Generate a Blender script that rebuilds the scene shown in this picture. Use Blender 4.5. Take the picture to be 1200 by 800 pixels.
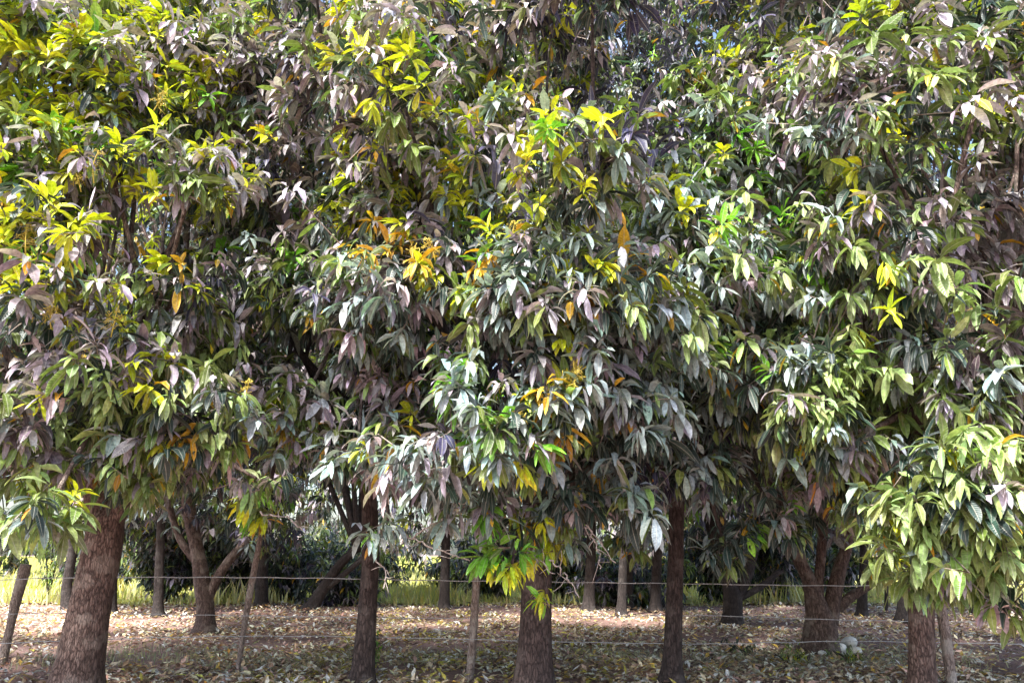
import bpy, math, random
import numpy as np
from mathutils import Matrix, Vector

random.seed(7)
rng = np.random.default_rng(11)
for o in list(bpy.data.objects):
    bpy.data.objects.remove(o)
scene = bpy.context.scene
C = scene.collection
STATS = {}

# ------------------------------------------------------------------ camera, sky, sun, exposure
CAM_H = 1.4
F = 870.0                                   # focal length in photo pixels (photo 1200 x 800)
PITCH = math.atan((645 - 400) / F)
cd = bpy.data.cameras.new('camera'); cam = bpy.data.objects.new('camera', cd); C.objects.link(cam)
cam.location = (0, 0, CAM_H); cam.rotation_euler = (math.pi / 2 + PITCH, 0, 0)
cd.sensor_width = 36; cd.lens = F / 1200 * 36; cd.clip_start = .05; cd.clip_end = 500
scene.camera = cam
SUN_EL, SUN_AZ = 53, 208                    # degrees; azimuth clockwise from +Y (the view direction)
w = bpy.data.worlds.new('World'); scene.world = w; w.use_nodes = True
nt = w.node_tree; nt.nodes.clear()
sky = nt.nodes.new('ShaderNodeTexSky'); sky.sky_type = 'NISHITA'; sky.sun_disc = False
sky.sun_elevation = math.radians(SUN_EL); sky.sun_rotation = math.radians(SUN_AZ)
sky.dust_density = 3.0; sky.air_density = 1.0
bg = nt.nodes.new('ShaderNodeBackground'); bg.inputs['Strength'].default_value = .15
wo = nt.nodes.new('ShaderNodeOutputWorld')
nt.links.new(sky.outputs[0], bg.inputs[0]); nt.links.new(bg.outputs[0], wo.inputs[0])
sd = bpy.data.lights.new('sun', 'SUN'); sun = bpy.data.objects.new('sun', sd); C.objects.link(sun)
sd.energy = 4.4; sd.angle = math.radians(6); sd.color = (1, .97, .91)
_el, _az = math.radians(SUN_EL), math.radians(SUN_AZ)
_to = Vector((math.sin(_az) * math.cos(_el), math.cos(_az) * math.cos(_el), math.sin(_el)))
sun.rotation_euler = _to.to_track_quat('Z', 'Y').to_euler()
sun.location = _to * 40
scene.view_settings.view_transform = 'Standard'; scene.view_settings.look = 'None'
scene.view_settings.exposure = 1.6; scene.view_settings.gamma = 1.0
scene.view_settings.use_curve_mapping = False
scene.render.engine = 'CYCLES'
scene.cycles.max_bounces = 5; scene.cycles.diffuse_bounces = 2; scene.cycles.glossy_bounces = 2; scene.cycles.transmission_bounces = 3

# ------------------------------------------------------------------ pixel <-> world
CT, ST = math.cos(PITCH), math.sin(PITCH)
def ray(px, py):
    x = (px - 600) / F; z = (400 - py) / F
    return np.array([x, CT - ST * z, ST + CT * z])
def P(px, py, Y):
    d = ray(px, py); return np.array([0, 0, CAM_H]) + d * (Y / d[1])
def G(px, py):
    d = ray(px, py); s = -CAM_H / d[2]; return np.array([0, 0, CAM_H]) + d * s
def project(p):
    q = np.asarray(p, float) - np.array([0, 0, CAM_H])
    fw = q[..., 1] * CT + q[..., 2] * ST
    up = -q[..., 1] * ST + q[..., 2] * CT
    fw = np.where(fw < .05, .05, fw)
    return 600 + F * q[..., 0] / fw, 400 - F * up / fw, fw

# ------------------------------------------------------------------ materials
def new_mat(name):
    m = bpy.data.materials.new(name); m.use_nodes = True
    n = m.node_tree.nodes; l = m.node_tree.links
    return m, n, l, n['Principled BSDF'], n['Material Output']
def ramp(n, stops):
    r = n.new('ShaderNodeValToRGB'); e = r.color_ramp.elements
    while len(e) < len(stops): e.new(.5)
    for i, (p, c) in enumerate(stops):
        e[i].position = p; e[i].color = (*c, 1)
    return r
def mixrgb(n, l, mode, fac, a, b):
    m = n.new('ShaderNodeMix'); m.data_type = 'RGBA'; m.blend_type = mode
    for sock, v in ((m.inputs[0], fac), (m.inputs[6], a), (m.inputs[7], b)):
        if hasattr(v, 'is_linked'): l.new(v, sock)
        elif isinstance(v, (int, float)): sock.default_value = v
        else: sock.default_value = (*v, 1)
    return m.outputs[2]
def leaf_material(name, per_object, rough=.4, trans=.2):
    m, n, l, b, out = new_mat(name)
    if per_object:
        oi = n.new('ShaderNodeObjectInfo'); col = oi.outputs['Color']
    else:
        at = n.new('ShaderNodeAttribute'); at.attribute_name = 'leaf_colour'; col = at.outputs['Color']
    lv = n.new('ShaderNodeAttribute'); lv.attribute_name = 'leaf_uv'
    sx = n.new('ShaderNodeSeparateXYZ'); l.new(lv.outputs['Vector'], sx.inputs[0])
    # blotchy dust and wear
    geo = n.new('ShaderNodeNewGeometry')
    nz = n.new('ShaderNodeTexNoise'); nz.inputs['Scale'].default_value = 38; nz.inputs['Detail'].default_value = 3
    l.new(geo.outputs['Position'], nz.inputs['Vector'])
    dr = ramp(n, [(.3, (.62, .62, .62)), (.7, (1.3, 1.3, 1.3))]); l.new(nz.outputs['Fac'], dr.inputs[0])
    c1 = mixrgb(n, l, 'MULTIPLY', 1.0, col, dr.outputs[0])
    # pale midrib and thin pale margin
    ab = n.new('ShaderNodeMath'); ab.operation = 'ABSOLUTE'; l.new(sx.outputs['X'], ab.inputs[0])
    rr = ramp(n, [(0, (1, 1, 1)), (.1, (.1, .1, .1)), (.2, (0, 0, 0)), (.86, (0, 0, 0)), (1.0, (.55, .55, .55))])
    l.new(ab.outputs[0], rr.inputs[0])
    pale = mixrgb(n, l, 'MIX', .5, c1, (.62, .6, .5))
    c2 = mixrgb(n, l, 'MIX', rr.outputs[0], c1, pale)
    l.new(c2, b.inputs['Base Color'])
    b.inputs['Roughness'].default_value = rough
    b.inputs['Specular IOR Level'].default_value = .5
    # side veins as relief: chevrons along the blade
    ma = n.new('ShaderNodeMath'); ma.operation = 'MULTIPLY_ADD'
    l.new(sx.outputs['Y'], ma.inputs[0]); ma.inputs[1].default_value = 85
    mb = n.new('ShaderNodeMath'); mb.operation = 'MULTIPLY'; l.new(ab.outputs[0], mb.inputs[0]); mb.inputs[1].default_value = -7
    l.new(mb.outputs[0], ma.inputs[2])
    si = n.new('ShaderNodeMath'); si.operation = 'SINE'; l.new(ma.outputs[0], si.inputs[0])
    bp = n.new('ShaderNodeBump'); bp.inputs['Strength'].default_value = .35; bp.inputs['Distance'].default_value = .003
    l.new(si.outputs[0], bp.inputs['Height']); l.new(bp.outputs[0], b.inputs['Normal'])
    tr = n.new('ShaderNodeBsdfTranslucent')
    tc = mixrgb(n, l, 'MULTIPLY', 1.0, c1, (1.25, 1.35, .75)); l.new(tc, tr.inputs['Color'])
    mx = n.new('ShaderNodeMixShader'); mx.inputs[0].default_value = trans
    l.new(b.outputs[0], mx.inputs[1]); l.new(tr.outputs[0], mx.inputs[2]); l.new(mx.outputs[0], out.inputs[0])
    return m
def bark_material(name, dark, mid, light, sc=1.0):
    m, n, l, b, out = new_mat(name)
    tc = n.new('ShaderNodeTexCoord')
    mp = n.new('ShaderNodeMapping'); mp.inputs['Scale'].default_value = (26 * sc, 26 * sc, 7 * sc)
    l.new(tc.outputs['Object'], mp.inputs[0])
    vo = n.new('ShaderNodeTexVoronoi'); vo.feature = 'DISTANCE_TO_EDGE'; vo.inputs['Scale'].default_value = 1.6
    nz = n.new('ShaderNodeTexNoise'); nz.inputs['Scale'].default_value = 1.3; nz.inputs['Detail'].default_value = 7; nz.inputs['Roughness'].default_value = .65
    l.new(mp.outputs[0], nz.inputs['Vector'])
    wv = mixrgb(n, l, 'LINEAR_LIGHT', .4, mp.outputs[0], nz.outputs['Color']); l.new(wv, vo.inputs['Vector'])
    cr = ramp(n, [(.28, dark), (.5, mid), (.72, light)]); l.new(nz.outputs['Fac'], cr.inputs[0])
    er = ramp(n, [(0, (.38, .36, .36)), (.13, (1, 1, 1))]); l.new(vo.outputs['Distance'], er.inputs[0])
    c1 = mixrgb(n, l, 'MULTIPLY', .8, cr.outputs[0], er.outputs[0])
    n2 = n.new('ShaderNodeTexNoise'); n2.inputs['Scale'].default_value = 4.5; n2.inputs['Detail'].default_value = 8
    l.new(tc.outputs['Object'], n2.inputs['Vector'])
    lr = ramp(n, [(.54, (0, 0, 0)), (.6, (1, 1, 1))]); l.new(n2.outputs['Fac'], lr.inputs[0])
    fm = n.new('ShaderNodeMath'); fm.operation = 'MULTIPLY'; l.new(lr.outputs[0], fm.inputs[0]); fm.inputs[1].default_value = .45
    c2 = mixrgb(n, l, 'MIX', fm.outputs[0], c1, (light[0] * 1.2, light[1] * 1.35, light[2] * 1.35))
    l.new(c2, b.inputs['Base Color']); b.inputs['Roughness'].default_value = .88
    hm = n.new('ShaderNodeMath'); hm.operation = 'MULTIPLY_ADD'; l.new(nz.outputs['Fac'], hm.inputs[0]); hm.inputs[1].default_value = .6
    l.new(er.outputs[0], hm.inputs[2])
    bp = n.new('ShaderNodeBump'); bp.inputs['Strength'].default_value = .9; bp.inputs['Distance'].default_value = .02
    l.new(hm.outputs[0], bp.inputs['Height']); l.new(bp.outputs[0], b.inputs['Normal'])
    return m
def noise_material(name, a, b_, scale, rough=.8, bump=.3):
    m, n, l, b, out = new_mat(name)
    tc = n.new('ShaderNodeTexCoord'); nz = n.new('ShaderNodeTexNoise'); nz.inputs['Scale'].default_value = scale; nz.inputs['Detail'].default_value = 6
    l.new(tc.outputs['Object'], nz.inputs['Vector'])
    r = ramp(n, [(.3, a), (.7, b_)]); l.new(nz.outputs['Fac'], r.inputs[0]); l.new(r.outputs[0], b.inputs['Base Color'])
    bp = n.new('ShaderNodeBump'); bp.inputs['Strength'].default_value = bump; bp.inputs['Distance'].default_value = .01
    l.new(nz.outputs['Fac'], bp.inputs['Height']); l.new(bp.outputs[0], b.inputs['Normal'])
    b.inputs['Roughness'].default_value = rough
    return m
M_LEAF = leaf_material('leaf_blade', False)
M_LEAFO = leaf_material('leaf_blade_single', True)
M_DRY = leaf_material('dry_leaf', False, .8, .1)
M_DRYO = leaf_material('dry_leaf_single', True, .8, .1)
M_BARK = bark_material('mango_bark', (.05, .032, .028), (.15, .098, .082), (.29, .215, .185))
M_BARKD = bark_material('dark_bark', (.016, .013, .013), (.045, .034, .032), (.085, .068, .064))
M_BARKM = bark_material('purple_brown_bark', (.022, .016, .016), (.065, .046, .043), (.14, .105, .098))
M_TWIG = noise_material('twig_bark', (.16, .12, .1), (.36, .3, .26), 30)
M_PALE = noise_material('pale_twig', (.2, .17, .15), (.5, .45, .42), 60)
M_STAKE = bark_material('weathered_wood', (.2, .15, .13), (.42, .33, .29), (.6, .5, .46), 1.6)
M_WIRE = noise_material('galvanised_wire', (.3, .3, .31), (.62, .62, .64), 60, .45, .1)
M_STONE = noise_material('pale_stone', (.7, .68, .62), (.9, .88, .83), 14, .8, .6)
M_PAN = noise_material('dry_flower_stalk', (.42, .30, .03), (.62, .5, .1), 25)

# soil
def soil_material():
    m, n, l, b, out = new_mat('orchard_soil')
    tc = n.new('ShaderNodeTexCoord')
    n1 = n.new('ShaderNodeTexNoise'); n1.inputs['Scale'].default_value = .55; n1.inputs['Detail'].default_value = 4
    n2 = n.new('ShaderNodeTexNoise'); n2.inputs['Scale'].default_value = 14; n2.inputs['Detail'].default_value = 8; n2.inputs['Roughness'].default_value = .7
    for q in (n1, n2): l.new(tc.outputs['Object'], q.inputs['Vector'])
    r1 = ramp(n, [(.35, (.17, .105, .092)), (.62, (.38, .245, .215))]); l.new(n1.outputs['Fac'], r1.inputs[0])
    r2 = ramp(n, [(.3, (.5, .5, .5)), (.7, (1.35, 1.3, 1.25))]); l.new(n2.outputs['Fac'], r2.inputs[0])
    c = mixrgb(n, l, 'MULTIPLY', 1.0, r1.outputs[0], r2.outputs[0])
    l.new(c, b.inputs['Base Color']); b.inputs['Roughness'].default_value = .95
    bp = n.new('ShaderNodeBump'); bp.inputs['Strength'].default_value = .8; bp.inputs['Distance'].default_value = .03
    l.new(n2.outputs['Fac'], bp.inputs['Height']); l.new(bp.outputs[0], b.inputs['Normal'])
    return m
M_SOIL = soil_material()
M_MEADOW = noise_material('meadow_turf', (.2, .22, .03), (.42, .4, .06), 1.5, .95, .5)

# ------------------------------------------------------------------ object helpers
def link(name, mesh, mat, parent=None, loc=(0, 0, 0)):
    if mat is not None and not mesh.materials: mesh.materials.append(mat)
    o = bpy.data.objects.new(name, mesh); C.objects.link(o); o.parent = parent; o.location = loc
    return o
def thing(name, label, cat, loc, group=None):
    o = bpy.data.objects.new(name, None); C.objects.link(o); o.location = tuple(loc); o.empty_display_size = .2
    o['label'] = label; o['category'] = cat
    if group: o['group'] = group
    return o
def tag(o, label, cat, group=None):
    o['label'] = label; o['category'] = cat
    if group: o['group'] = group
    return o
class MB:
    """Collects vertices and faces in numpy blocks; builds one mesh."""
    def __init__(s): s.v = []; s.f = []; s.n = 0
    def add(s, v, f):
        v = np.asarray(v, float).reshape(-1, 3); s.v.append(v)
        s.f += [tuple(int(i) + s.n for i in q) for q in f]; s.n += len(v)
    def mesh(s, name, origin=(0, 0, 0), smooth=True):
        me = bpy.data.meshes.new(name)
        V = (np.concatenate(s.v) - np.asarray(origin)) if s.v else np.zeros((0, 3))
        me.from_pydata(V.tolist(), [], s.f)
        if smooth: me.polygons.foreach_set('use_smooth', [True] * len(me.polygons))
        me.update(); return me
def spline(pts, n):
    """Catmull-Rom through pts (k,4: xyz + radius)."""
    p = np.asarray(pts, float); k = len(p)
    q = np.vstack([2 * p[0] - p[1], p, 2 * p[-1] - p[-2]])
    out = []
    for t in np.linspace(0, k - 1 - 1e-6, n):
        i = int(t); u = t - i; a, b, c, d = q[i:i + 4]
        out.append(.5 * ((2 * b) + (c - a) * u + (2 * a - 5 * b + 4 * c - d) * u * u + (3 * b - a - 3 * c + d) * u ** 3))
    return np.array(out)
def tube(mb, path, sides=8, rough=0.0, seed=0, cap=True):
    """path (n,4); a tapered tube with an uneven skin."""
    p = path[:, :3]; r = np.maximum(path[:, 3], .0015); n = len(p)
    t = np.gradient(p, axis=0); t /= np.linalg.norm(t, axis=1)[:, None] + 1e-9
    ref = np.array([1., 0, 0]) if abs(t[0][0]) < .8 else np.array([0, 1., 0])
    rs = np.random.default_rng(seed); ph = rs.uniform(0, 6.28, 6)
    V = np.zeros((n, sides, 3)); a = np.arange(sides) / sides * 2 * np.pi
    arc = np.concatenate([[0], np.cumsum(np.linalg.norm(np.diff(p, axis=0), axis=1))])
    for i in range(n):
        u = np.cross(t[i], ref); u /= np.linalg.norm(u) + 1e-9; v = np.cross(t[i], u); ref = -np.cross(t[i], u) * 0 + ref
        s = arc[i]
        k = 1 + rough * (np.sin(2 * a + ph[0] + s * 1.7) * .5 + np.sin(3 * a + ph[1] - s * 2.3) * .45 + np.sin(7 * a + ph[2] + s * 1.1) * .28
                         + np.sin(s * 6.1 + ph[3]) * .25 + rs.normal(0, .18, sides))
        V[i] = p[i] + (np.cos(a)[:, None] * u + np.sin(a)[:, None] * v) * (r[i] * k)[:, None]
    f = []
    for i in range(n - 1):
        for j in range(sides):
            j2 = (j + 1) % sides
            f.append((i * sides + j, i * sides + j2, (i + 1) * sides + j2, (i + 1) * sides + j))
    if cap:
        f.append(tuple(range(sides))[::-1]); f.append(tuple((n - 1) * sides + j for j in range(sides)))
    mb.add(V, f)

# ------------------------------------------------------------------ leaves
def norm(a): return a / (np.linalg.norm(a, axis=-1, keepdims=True) + 1e-9)
PROF = {3: ([0, .48, 1], [.03, 1.05, 0]),
        5: ([0, .22, .5, .78, 1], [.03, .78, 1, .66, 0]),
        4: ([0, .3, .68, 1], [.03, .95, .82, 0]),
        8: ([0, .1, .25, .42, .6, .77, .9, 1], [.04, .42, .82, 1, .98, .72, .36, 0])}
def leaf_verts(p, d0, side, L, W, droop, fold, wave, S):
    """(N,3) roots and directions -> verts (N, 1+3(S-2)+1, 3), uv, faces of the template."""
    ts, ws = PROF[S]; N = len(p); cur = p.copy(); prev = 0
    down = np.array([0, 0, -1.]); rows = []; uvs = []
    for k, t in enumerate(ts):
        d = norm(d0 + down * (droop * t)[:, None])
        if k: cur = cur + d * ((t - prev) * L)[:, None]
        prev = t
        sd_ = norm(side - d * np.sum(side * d, 1)[:, None]); nn = np.cross(sd_, d)
        nn = np.where(nn[:, 2:3] < 0, -nn, nn)
        if k == 0 or k == S - 1:
            rows.append(cur[:, None, :]); uvs.append([(0, t)])
        else:
            h = (W * ws[k] * .5)[:, None]; wv = (wave[:, k % wave.shape[1]] * W)[:, None]; wv2 = (wave[:, (k + 2) % wave.shape[1]] * W)[:, None]
            e1 = cur - sd_ * h + nn * (fold[:, None] * h + wv); e2 = cur + sd_ * h + nn * (fold[:, None] * h + wv2)
            rows.append(np.stack([e1, cur, e2], 1)); uvs.append([(-1, t), (0, t), (1, t)])
    V = np.concatenate(rows, 1); uv = np.array([q for r in uvs for q in r])
    f = [(0, 2, 1), (0, 3, 2)]
    for k in range(S - 3):
        a = 1 + 3 * k
        f += [(a, a + 1, a + 4, a + 3), (a + 1, a + 2, a + 5, a + 4)]
    a = 1 + 3 * (S - 3); e = a + 3
    f += [(a, a + 1, e), (a + 1, a + 2, e)]
    return V, uv, f
def leaf_mesh(name, lv, S, origin, mat):
    """lv: dict of arrays.  One mesh with all these leaves."""
    V, uv, f = leaf_verts(lv['p'], lv['d'], lv['s'], lv['L'], lv['W'], lv['droop'], lv['fold'], lv['wave'], S)
    N, K = V.shape[:2]
    me = bpy.data.meshes.new(name)
    sizes = np.array([len(q) for q in f]); flat = np.concatenate([np.array(q) for q in f])
    loops = (flat[None, :] + (np.arange(N) * K)[:, None]).ravel()
    tot = np.tile(sizes, N); start = np.concatenate([[0], np.cumsum(tot)[:-1]])
    me.vertices.add(N * K); me.vertices.foreach_set('co', (V.reshape(-1, 3) - np.asarray(origin)).ravel().astype(np.float32))
    me.loops.add(len(loops)); me.loops.foreach_set('vertex_index', loops.astype(np.int32))
    me.polygons.add(len(tot)); me.polygons.foreach_set('loop_start', start.astype(np.int32))
    try: me.polygons.foreach_set('loop_total', tot.astype(np.int32))
    except Exception: pass
    me.polygons.foreach_set('use_smooth', np.ones(len(tot), bool))
    me.update(calc_edges=True)
    ca = me.attributes.new('leaf_colour', 'FLOAT_COLOR', 'POINT')
    col = np.ones((N, K, 4), np.float32); col[:, :, :3] = lv['c'][:, None, :]
    ca.data.foreach_set('color', col.ravel())
    ua = me.attributes.new('leaf_uv', 'FLOAT_VECTOR', 'POINT')
    u3 = np.zeros((N, K, 3), np.float32); u3[:, :, :2] = uv[None]
    ua.data.foreach_set('vector', u3.ravel())
    me.materials.append(mat)
    return me
# single-leaf templates shared by every leaf that is an object of its own
BENDS = [0, .3, .6, .9, 1.2, 1.55]
def single_leaf_templates(name, mat):
    T = []
    rs = np.random.default_rng(3)
    for b in BENDS:
        row = []
        for k in range(4):
            one = np.array([1.])
            # build in a local frame: +X forward, +Z the blade's upper side, bending towards -Z
            ts, ws = PROF[8]; cur = np.zeros(3); prev = 0; rows = []; wv = rs.uniform(-.07, .07, (8, 2)); fo = rs.uniform(.1, .5); sw = rs.uniform(-.25, .25)
            uvs = []
            for i, t in enumerate(ts):
                a = b * t; d = np.array([math.cos(a), math.sin(sw * t) * .5, -math.sin(a)]); d /= np.linalg.norm(d)
                cur = cur + d * (t - prev); prev = t
                n_ = np.array([math.sin(a), 0, math.cos(a)])
                if i in (0, 7): rows.append(cur.copy()); uvs.append((0, t))
                else:
                    h = .5 * ws[i]
                    rows += [cur + np.array([0, -h, 0]) + n_ * (fo * h + wv[i, 0]) * .28, cur.copy(), cur + np.array([0, h, 0]) + n_ * (fo * h + wv[i, 1]) * .28]
                    uvs += [(-1, t), (0, t), (1, t)]
            f = [(0, 2, 1), (0, 3, 2)]
            for q in range(5):
                a_ = 1 + 3 * q; f += [(a_, a_ + 1, a_ + 4, a_ + 3), (a_ + 1, a_ + 2, a_ + 5, a_ + 4)]
            f += [(16, 17, 19), (17, 18, 19)]
            me = bpy.data.meshes.new(name); me.from_pydata([tuple(r) for r in rows], [], f)
            me.polygons.foreach_set('use_smooth', [True] * len(me.polygons))
            ua = me.attributes.new('leaf_uv', 'FLOAT_VECTOR', 'POINT')
            ua.data.foreach_set('vector', np.array([(u, v, 0) for u, v in uvs], np.float32).ravel())
            me.materials.append(mat); me.update(); row.append(me)
        T.append(row)
    return T
T_LEAF = single_leaf_templates('leaf', M_LEAFO)
T_DRY = single_leaf_templates('fallen_leaf', M_DRYO)
def single_leaf(name, parent, origin, lv, i, T):
    d = lv['d'][i]; s = lv['s'][i]; dr = lv['droop'][i]
    d1 = norm(d + np.array([0, 0, -dr])); bend = math.acos(max(-1, min(1, float(d @ d1))))
    b = int(np.argmin([abs(bend - q) for q in BENDS]))
    s = norm(s - d * (s @ d)); n_ = np.cross(d, s)
    if n_[2] < 0: s = -s; n_ = -n_
    L, W = lv['L'][i], lv['W'][i]
    o = bpy.data.objects.new(name, T[b][i % 4]); C.objects.link(o); o.parent = parent
    p = lv['p'][i] - np.asarray(origin)
    o.matrix_local = Matrix(((d[0] * L, s[0] * W, n_[0] * L, p[0]), (d[1] * L, s[1] * W, n_[1] * L, p[1]), (d[2] * L, s[2] * W, n_[2] * L, p[2]), (0, 0, 0, 1)))
    o.color = (*[float(x) for x in lv['c'][i]], 1)
    return o
def take(lv, m): return {k: v[m] for k, v in lv.items()}
def cat(ls): return {k: np.concatenate([q[k] for q in ls]) for k in ls[0]}

# leaf colour families (dusty old leaves, slate green, fresh flush, dying yellow; V paints deep shade)
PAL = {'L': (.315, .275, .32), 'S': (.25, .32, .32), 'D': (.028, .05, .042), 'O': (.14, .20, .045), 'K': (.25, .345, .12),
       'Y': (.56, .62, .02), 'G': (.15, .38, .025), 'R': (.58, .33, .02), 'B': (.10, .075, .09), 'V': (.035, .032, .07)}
KEYS = list(PAL); PALA = np.array([PAL[k] for k in KEYS])
# leaf colour by place, shade of the gaps put in as V and D: (x, y, radius in photo pixels, weight, family shares)
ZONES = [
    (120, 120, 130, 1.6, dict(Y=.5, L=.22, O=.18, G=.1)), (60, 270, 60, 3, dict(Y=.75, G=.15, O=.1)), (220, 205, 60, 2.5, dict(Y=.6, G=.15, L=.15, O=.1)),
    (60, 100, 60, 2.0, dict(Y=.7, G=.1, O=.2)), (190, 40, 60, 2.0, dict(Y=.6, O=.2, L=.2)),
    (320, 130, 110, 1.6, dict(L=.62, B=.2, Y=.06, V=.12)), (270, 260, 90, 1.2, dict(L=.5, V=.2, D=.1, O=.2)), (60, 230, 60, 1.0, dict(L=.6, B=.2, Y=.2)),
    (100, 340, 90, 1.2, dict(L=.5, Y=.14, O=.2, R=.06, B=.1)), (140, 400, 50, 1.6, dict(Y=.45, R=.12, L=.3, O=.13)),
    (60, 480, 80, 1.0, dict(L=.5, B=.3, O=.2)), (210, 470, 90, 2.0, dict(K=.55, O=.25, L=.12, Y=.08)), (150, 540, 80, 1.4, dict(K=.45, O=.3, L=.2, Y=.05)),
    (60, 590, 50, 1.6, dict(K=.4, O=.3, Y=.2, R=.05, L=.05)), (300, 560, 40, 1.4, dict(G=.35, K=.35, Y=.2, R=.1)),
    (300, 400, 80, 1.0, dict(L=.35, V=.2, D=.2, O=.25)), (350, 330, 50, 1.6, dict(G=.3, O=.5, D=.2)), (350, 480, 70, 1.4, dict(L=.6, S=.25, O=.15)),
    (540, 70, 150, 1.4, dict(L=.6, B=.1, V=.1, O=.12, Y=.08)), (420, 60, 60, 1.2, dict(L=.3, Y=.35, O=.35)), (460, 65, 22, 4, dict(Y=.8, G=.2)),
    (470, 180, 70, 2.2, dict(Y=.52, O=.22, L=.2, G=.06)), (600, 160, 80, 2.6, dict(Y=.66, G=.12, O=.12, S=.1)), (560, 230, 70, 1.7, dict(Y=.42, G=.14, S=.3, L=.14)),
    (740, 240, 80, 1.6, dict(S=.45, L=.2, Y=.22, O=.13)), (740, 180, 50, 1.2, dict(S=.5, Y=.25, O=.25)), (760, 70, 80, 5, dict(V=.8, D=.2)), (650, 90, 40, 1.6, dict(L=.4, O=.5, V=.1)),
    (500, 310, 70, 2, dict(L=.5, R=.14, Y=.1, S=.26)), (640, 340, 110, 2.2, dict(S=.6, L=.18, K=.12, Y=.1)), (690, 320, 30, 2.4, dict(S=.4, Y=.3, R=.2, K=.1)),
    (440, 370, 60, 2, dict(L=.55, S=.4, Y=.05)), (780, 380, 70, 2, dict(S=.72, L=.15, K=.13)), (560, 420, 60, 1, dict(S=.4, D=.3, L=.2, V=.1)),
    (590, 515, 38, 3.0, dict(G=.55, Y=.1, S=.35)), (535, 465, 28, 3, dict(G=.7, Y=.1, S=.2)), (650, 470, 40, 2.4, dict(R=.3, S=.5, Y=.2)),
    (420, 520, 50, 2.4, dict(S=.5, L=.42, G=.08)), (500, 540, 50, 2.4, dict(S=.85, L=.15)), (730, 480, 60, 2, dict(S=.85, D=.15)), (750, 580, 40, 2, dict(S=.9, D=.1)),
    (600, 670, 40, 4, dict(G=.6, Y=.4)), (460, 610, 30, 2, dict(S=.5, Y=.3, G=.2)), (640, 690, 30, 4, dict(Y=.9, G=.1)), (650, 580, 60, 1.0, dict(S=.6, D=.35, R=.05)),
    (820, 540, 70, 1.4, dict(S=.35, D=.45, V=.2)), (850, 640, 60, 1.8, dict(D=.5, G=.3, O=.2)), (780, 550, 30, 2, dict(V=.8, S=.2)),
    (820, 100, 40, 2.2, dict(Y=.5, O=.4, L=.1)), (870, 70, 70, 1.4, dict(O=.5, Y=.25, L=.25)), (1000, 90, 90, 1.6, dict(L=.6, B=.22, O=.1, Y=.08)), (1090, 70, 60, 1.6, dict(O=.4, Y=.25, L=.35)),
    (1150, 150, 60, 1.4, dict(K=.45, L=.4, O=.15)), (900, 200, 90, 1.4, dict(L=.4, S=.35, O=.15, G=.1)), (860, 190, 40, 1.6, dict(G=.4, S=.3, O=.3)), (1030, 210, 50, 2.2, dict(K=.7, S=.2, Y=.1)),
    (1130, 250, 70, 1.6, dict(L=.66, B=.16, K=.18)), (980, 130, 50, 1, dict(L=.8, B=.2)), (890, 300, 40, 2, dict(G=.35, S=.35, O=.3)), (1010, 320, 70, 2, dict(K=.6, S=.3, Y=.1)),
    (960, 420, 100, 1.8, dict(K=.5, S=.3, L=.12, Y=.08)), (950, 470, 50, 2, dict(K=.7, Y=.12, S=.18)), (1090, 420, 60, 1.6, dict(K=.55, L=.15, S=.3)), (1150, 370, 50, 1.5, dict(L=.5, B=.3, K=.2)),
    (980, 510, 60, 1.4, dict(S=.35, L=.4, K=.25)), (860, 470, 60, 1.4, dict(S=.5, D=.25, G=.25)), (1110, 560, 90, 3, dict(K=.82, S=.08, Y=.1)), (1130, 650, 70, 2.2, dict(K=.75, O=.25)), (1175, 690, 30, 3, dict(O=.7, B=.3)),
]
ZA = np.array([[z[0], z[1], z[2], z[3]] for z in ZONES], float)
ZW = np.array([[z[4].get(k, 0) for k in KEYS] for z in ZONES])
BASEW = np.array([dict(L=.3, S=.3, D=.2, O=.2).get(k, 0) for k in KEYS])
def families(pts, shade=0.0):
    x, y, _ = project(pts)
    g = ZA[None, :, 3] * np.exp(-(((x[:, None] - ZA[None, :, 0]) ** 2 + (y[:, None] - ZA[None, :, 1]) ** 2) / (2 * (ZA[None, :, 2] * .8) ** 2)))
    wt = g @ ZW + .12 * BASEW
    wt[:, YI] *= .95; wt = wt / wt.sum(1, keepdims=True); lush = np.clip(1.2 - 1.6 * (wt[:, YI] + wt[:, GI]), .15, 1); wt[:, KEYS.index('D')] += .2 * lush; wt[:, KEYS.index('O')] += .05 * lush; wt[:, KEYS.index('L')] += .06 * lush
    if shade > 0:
        sh = np.array([dict(L=.24, V=.16, D=.34, O=.12, S=.08, B=.06).get(k, 0) for k in KEYS])  # darker leaf mix: shade of the rear rows put into leaf colour
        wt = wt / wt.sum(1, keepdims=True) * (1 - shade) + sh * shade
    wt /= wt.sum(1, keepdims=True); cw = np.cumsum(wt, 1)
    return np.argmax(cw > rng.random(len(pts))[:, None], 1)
YI, GI, RI, KI = KEYS.index('Y'), KEYS.index('G'), KEYS.index('R'), KEYS.index('K')

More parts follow.
